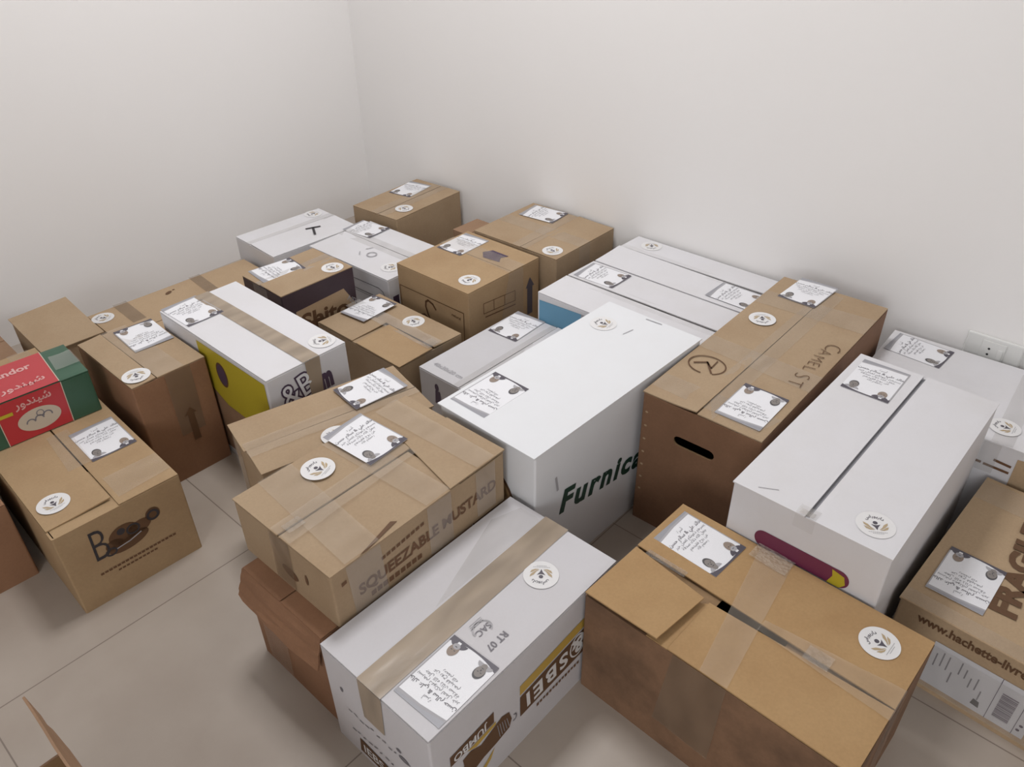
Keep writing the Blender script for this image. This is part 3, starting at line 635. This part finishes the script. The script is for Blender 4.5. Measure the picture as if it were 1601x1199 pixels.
b.poly('R', [[(.149, .129), (.166, .122), (.172, .098), (.166, .080), (.135, .073), (.105, .070), (.075, .06), (.045, .055), (.04, .085), (.062, .100), (.060, .118), (.078, .122), (.1, .11)]], BROWNINK, name='brush_print')
b.poly('R', sum([strokes([(.138 + i * .0055, .118 - i * .0015), (.143 + i * .0055, .082 + i * .001)], .0014) for i in range(5)], []), GREYSTRIP, .0011, name='ribbing'); b.poly('R', ringpoly(.178, .094, .007, .009, .0025, a0=-120, a1=100), INK_G, name='brush_hook'); b.poly('R', [ell(.055, .075, .012, .006, 12, rot=30), ell(.052, .072, .005, .012, 12)], GREYW, .0012, name='white_print')
b.poly('L', [[(.062, .012), (.145, .008), (.145, .044), (.066, .052)]], BROWNINK, name='dark_band'); b.text('L', 'IEBS', (.072, .020), 0, .030, PAPER2, .02, off=.0011)
rnd = random.Random(3); sm = []
for k in range(26):
    x = .05 + (k % 13) * .014; y = (.118 if k < 13 else .066) + rnd.uniform(-.004, .004); sm += strokes([(x, y), (x + rnd.uniform(.004, .009), y + rnd.uniform(-.003, .003))], .0025)
b.poly('L', sm + [ell(.185, .12, .012, .006), ell(.20, .10, .007, .010), ell(.175, .135, .006, .004), ell(.04, .16, .004, .006)], INK_G, name='small_print')
b.text('T', 'RT 07', (.189, .043), 180, .0175, INK_G, .02, center=True); b.text('T', 'SAC', (.191, .0745), 180, .0165, INK_G, .01, center=True)
b.poly('T', ringpoly(.191, .0775, .0190, .0150, .0012, a0=-60, a1=190) + ringpoly(.191, .0775, .0165, .0125, .0008, a0=-60, a1=190) + sum([strokes([(.176 + i * .002, .0885 + i * .0035), (.204 + i * .001, .0885 + i * .0035)], .0011) for i in range(3)], []), INK_L, name='stamp_print')
card(b, .0887, .0531, -268.9); sticker(b, .339, .0789, -233)
# Y under X
b = Box('cardboard_box', GEO['Y'], 'crumpled reddish brown cardboard box underneath the mustard box, wrapped in clear tape', 'box', BROWN_R)
b.close('x', .5, .003); b.strip('L', [(.03, .01), (.10, .01), (.11, .22), (.03, .22)], TAPE, off=.002, rough=.0015)
b.poly('L', [ell(.117, .132, .014, .010, 16, rot=-50)], BLACKP, .0012, name='punched_hole'); b.poly('L', strokes([(.02, .16), (.028, .125)], .006), BROWNINK, name='scuff'); b.flap(0, 0, 0, 0, pts=[(-.014, .0), (.02, .0), (.02, .232), (-.01, .232)], lift=(-0.02, 0, 0, -.01), z=-.004, wob=.003) if False else None
standing('flap', [(-.001, .001, .2285), (-.001, .229, .2285), (-.016, .240, .165), (-.014, .010, .150)], BROWN_R, bow=.006)
# X
b = Box('cardboard_box', GEO['X'], 'brown cardboard box lettered SQUEEZABLE MUSTARD, stacked on a crumpled box', 'box', BROWN)
b.flap(-.001, .137, .4025, .269, (0, .0, 0, .0), z=.002, wob=.001); b.flap(.0, -.001, .285, .134, (0, 0, 0, 0), z=0, wob=.002); b.flap(0, 0, 0, 0, (0, 0, 0, 0), pts=[(.262, -.001), (.403, -.001), (.403, .150), (.297, .158)], z=.0042, wob=.001)
b.flap(.006, .006, .396, .262, z=-.009, mat=KRAFT_IN, th=.0025, wob=0)
b.poly('T', [[(.060, -.0005), (.075, -.001), (.150, .012), (.142, .020)]], BROWNINK, .0006, name='open_slit')
b.strip('T', [(.03, -.001), (.10, -.001), (.12, .268), (.05, .268)], TAPE, off=.004, rough=.0012); b.strip('T', [(.205, -.001), (.262, -.001), (.25, .268), (.19, .268)], TAPE, off=.004, rough=.0008); b.strip('T', [(.33, -.001), (.375, -.001), (.375, .268), (.32, .268)], TAPE, off=.0062, rough=.001)
b.strip('T', [(-.001, .10), (.29, .115), (.29, .165), (-.001, .155)], TAPE, off=.005, rough=.0012)
b.strip('T', [(.012, .118), (.045, .118), (.045, .142), (.012, .142)], TAPE_C, off=.0075)
b.strip('R', [(.035, .004), (.105, .004), (.10, .117), (.03, .117)], TAPE_S, rough=.001); b.strip('R', [(.205, .004), (.262, .004), (.262, .117), (.205, .117)], TAPE_S, rough=.001); b.strip('R', [(.325, .01), (.375, .01), (.375, .117), (.325, .117)], TAPE_S, rough=.001); b.strip('L', [(.10, .004), (.155, .004), (.16, .117), (.105, .117)], TAPE_B, rough=.001)
b.text('R', 'SQUEEZABLE MUSTARD', (.048, .036), 2.2, .0335, BROWNINK2, .03, sx=.92); b.text('R', 'Remia', (.03, .072), 8, .014, BROWNINK2, .01) if False else None
b.poly('R', [[(.10 + i * .011, .076 + i * .0012), (.108 + i * .011, .077 + i * .0012), (.108 + i * .011, .084 + i * .0012), (.10 + i * .011, .083 + i * .0012)] for i in range(9)] + [[(.07 + i * .013, .016), (.080 + i * .013, .016), (.080 + i * .013, .027), (.07 + i * .013, .027)] for i in range(9)] + [[(.018, .082), (.028, .084), (.028, .092), (.018, .090)]], BROWNINK2, name='small_print')
b.poly('L', [ell(.145, .042, .022, .012, 14, rot=-12), ell(.195, .060, .004, .012)], BROWNINK2, name='ink_smudge')
card(b, .2538, .2176, 3.4, dz=.0068, tilt=(.01, 0)); sticker(b, .1421, .2150, 20, dz=.0062)
# Z behind X
b = Box('cardboard_box', GEO['Z'], 'brown cardboard box with a dented lid just behind the mustard box', 'box', BROWN)
b.flap(-.004, .085, .377, .183, (.001, .0, .004, .006), wob=.004); b.flap(.0, -.001, .377, .080, (0, 0, .002, .004), wob=.002); b.flap(.006, .006, .37, .175, z=-.008, mat=KRAFT_IN, th=.0025, wob=0)
b.strip('T', [(-.001, .055), (.376, .055), (.376, .11), (-.001, .105)], TAPE, off=.003, rough=.0015); card(b, .2935, .128, -84, dz=.0062); sticker(b, .165, .022, 76, dz=.0035)
b.strip('L', [(.0, .02), (.05, .02), (.05, .28), (.0, .28)], TAPE_S)
# AA
b = Box('cardboard_box', GEO['AA'], 'brown cardboard box with an ornate dark B logo, carrying the red and green carton', 'box', BROWN_M)
b.flap(.001, .028, .1265, .489, (0.0, .005, .0, 0), wob=.001); b.flap(.1305, .001, .254, .489, (0, 0, 0, 0), wob=.0015); b.flap(.006, .002, .249, .15, z=-.0036, mat=BROWN_M, th=.0025, wob=0); b.flap(.006, .3, .249, .485, z=-.0065, mat=KRAFT_IN, th=.0025, wob=0)
b.strip('T', [(.10, .17), (.15, .17), (.155, .32), (.11, .32)], TAPE, off=.0025, rough=.001); b.strip('T', [(.14, .02), (.253, .03), (.253, .10), (.14, .10)], TAPE, rough=.0005)
b.text('R', 'B', (.050, .108), -2, .112, INK, -.012, sx=.6)
b.poly('R', [ell(.123, .118, .042, .018, 26, rot=6), ell(.118, .142, .030, .022, 24, rot=10), ell(.096, .126, .018, .014), ell(.150, .138, .026, .016, 20, rot=14), ell(.182, .152, .015, .016)], BROWNINK, .0007, name='logo_blob')
b.poly('R', ringpoly(.182, .150, .013, .013, .005) + ringpoly(.138, .142, .014, .013, .004) + ringpoly(.086, .114, .012, .010, .004) + [ell(.115, .150, .008, .008)], INK, .0011, name='logo_rings'); b.poly('R', strokes([(.098, .115), (.125, .118), (.15, .126)], .0025), INK_L, .0013, name='logo_line')
b.poly('R', [[(.052 + i * .0085, .071 + (i % 2) * .001), (.0585 + i * .0085, .071), (.0585 + i * .0085, .0765), (.052 + i * .0085, .0765)] for i in range(19)] + [[(.085 + i * .0085, .060), (.091 + i * .0085, .060), (.091 + i * .0085, .0645), (.085 + i * .0085, .0645)] for i in range(10)], BROWNINK2, name='small_print')
card(b, .196, .2324, .3); sticker(b, .0413, .095, 6, dz=.002)
# H
b = Box('cardboard_box', GEO['H'], 'tall brown cardboard box with an up arrow on its side, left of the yellow-panelled carton', 'box', BROWN)
b.flap(.001, .001, .0575, .279, (0, .003, .004, 0)); b.flap(.0605, .001, .177, .279, (0, 0, 0, 0), wob=.001); b.flap(.006, .006, .172, .27, z=-.008, mat=KRAFT_IN, th=.0025, wob=0)
b.b.data.materials[0] = BROWN_R
b.strip('T', [(.06, -.001), (.125, -.001), (.12, .281), (.055, .281)], TAPE, off=.0012, rough=.0012); b.strip('R', [(.075, .12), (.135, .12), (.138, .295), (.075, .295)], TAPE_B, rough=.0008)
b.poly('R', [[(.1005, .094), (.117, .094), (.1155, .170), (.1235, .170), (.1085, .188), (.091, .168), (.1005, .170)]], BROWNINK, .0018, name='arrow_print')
card(b, .1270, .1974, -182.8, dz=.002); sticker(b, .0310, .0392, -194, dz=.0025)
# I
b = Box('cardboard_box', GEO['I'], 'white carton with tan tape, a yellow side and dark purple lettering on its end', 'box', WHITE)
b.close('y', .535, .002); b.strip('T', [(.0965, -.001), (.1385, -.001), (.1345, .465), (.0925, .465)], TAPE_T); b.strip('R', [(.103, .22), (.134, .22), (.1395, .3345), (.1, .3345)], TAPE_T)
b.poly('L', [[(.17, .02), (.455, .02), (.455, .322), (.17, .322)]], YELLOW, .0007, name='yellow_panel'); b.poly('L', [ell(.262, .262, .024, .034, 24)], BROWNINK, .0010, name='oval_print'); b.poly('L', [ell(.262, .262, .019, .028, 24)], PLUM, .0013, name='oval_print')
b.poly('L', [[(.17, .02), (.43, .02), (.34, .17), (.255, .172), (.17, .21)]], BROWN_D, .0011, name='brown_panel')
b.text('R', '&B', (.036, .238), 14, .085, PLUM, .055, sx=.85); b.text('R', '&B', (.036, .238), 14, .085, PAPER, -.0, sx=.85, off=.0011); b.text('R', 'm', (.134, .245), 4, .075, PLUM, .07, sx=.55); b.poly('R', [ell(.065, .245, .016, .008)], MAGENTA, .0013, name='magenta_print')
card(b, .0549, .4027, 1.5); sticker(b, .1805, .0442, 70)
# G red/green carton on AA
b = Box('printed_carton', GEO['G'], 'small red and green printed carton resting on the box with the ornate logo', 'carton', GREEN_B, group='printed cartons')
b.flap(.0, .0, .297, .155, mat=GREEN_B, th=.003, wob=.001)
b.poly('R', [[(.10, .001), (.232, .001), (.238, .102), (.235, .1045), (.10, .1045)]], RED, .0008, name='red_panel'); b.poly('T', [[(.10, .0), (.236, .0), (.243, .155), (.10, .155)]], RED, .0011, name='red_panel'); b.poly('T', [[(.10, .04), (.238, .04), (.24, .075), (.10, .075)]], PINKINK, .0013, name='pale_band') if False else None
b.poly('R', strokes([(.233, .0), (.237, .104)], .0018) + strokes([(.1, .0), (.1, .104)], .0018), CREAM, .0011, name='cream_edge'); b.poly('T', strokes([(.236, .0), (.243, .155)], .0018), CREAM, .0014, name='cream_edge')
b.poly('R', [ell(.1735, .040, .044, .027, 36)], CREAM, .0012, name='cream_oval'); b.poly('R', ringpoly(.155, .036, .010, .010, .003, a0=0, a1=180) + ringpoly(.173, .038, .010, .011, .003, a0=0, a1=180) + ringpoly(.191, .042, .010, .010, .003, a0=-20, a1=180) + ringpoly(.178, .052, .008, .008, .002), INK_G, .0015, name='oval_figures')
b.text('R', arabic('شيندور'), (.138, .080), 1, .026, PINKINK, .02, sx=1.0, off=.0013); b.text('T', 'Standor', (.112, .098), 1, .034, PINKINK, .03, sx=.9, off=.0016); b.text('T', arabic('شيندور'), (.128, .030), 1, .032, PINKINK, .02, sx=1.0, off=.0016)
b.poly('R', [[(.085, .070), (.130, .070), (.130, .078), (.085, .078)]], YELLOW, .0016, name='yellow_flash'); b.strip('T', [(.245, .045), (.298, .045), (.298, .115), (.250, .115)], TAPE_S, rough=.002, off=.0016)

# CC open box under the bottom-left corner
b = Box('open_box', (-.30, .45, 0, .335, .48, 0, .205), 'open brown cardboard box at the bottom left, one flap standing up', 'box', BROWN_D)
standing('flap', [(.333, .476, .198), (.333, .02, .198), (.352, .10, .268), (.322, .555, .262)], BROWN_D)
standing('flap', [(.0, .02, .198), (.0, .47, .198), (-.10, .45, .25), (-.10, .03, .25)], BROWN_D)
standing('flap', [(.02, .0, .198), (.31, .0, .198), (.30, -.11, .24), (.03, -.11, .24)], BROWN_D)
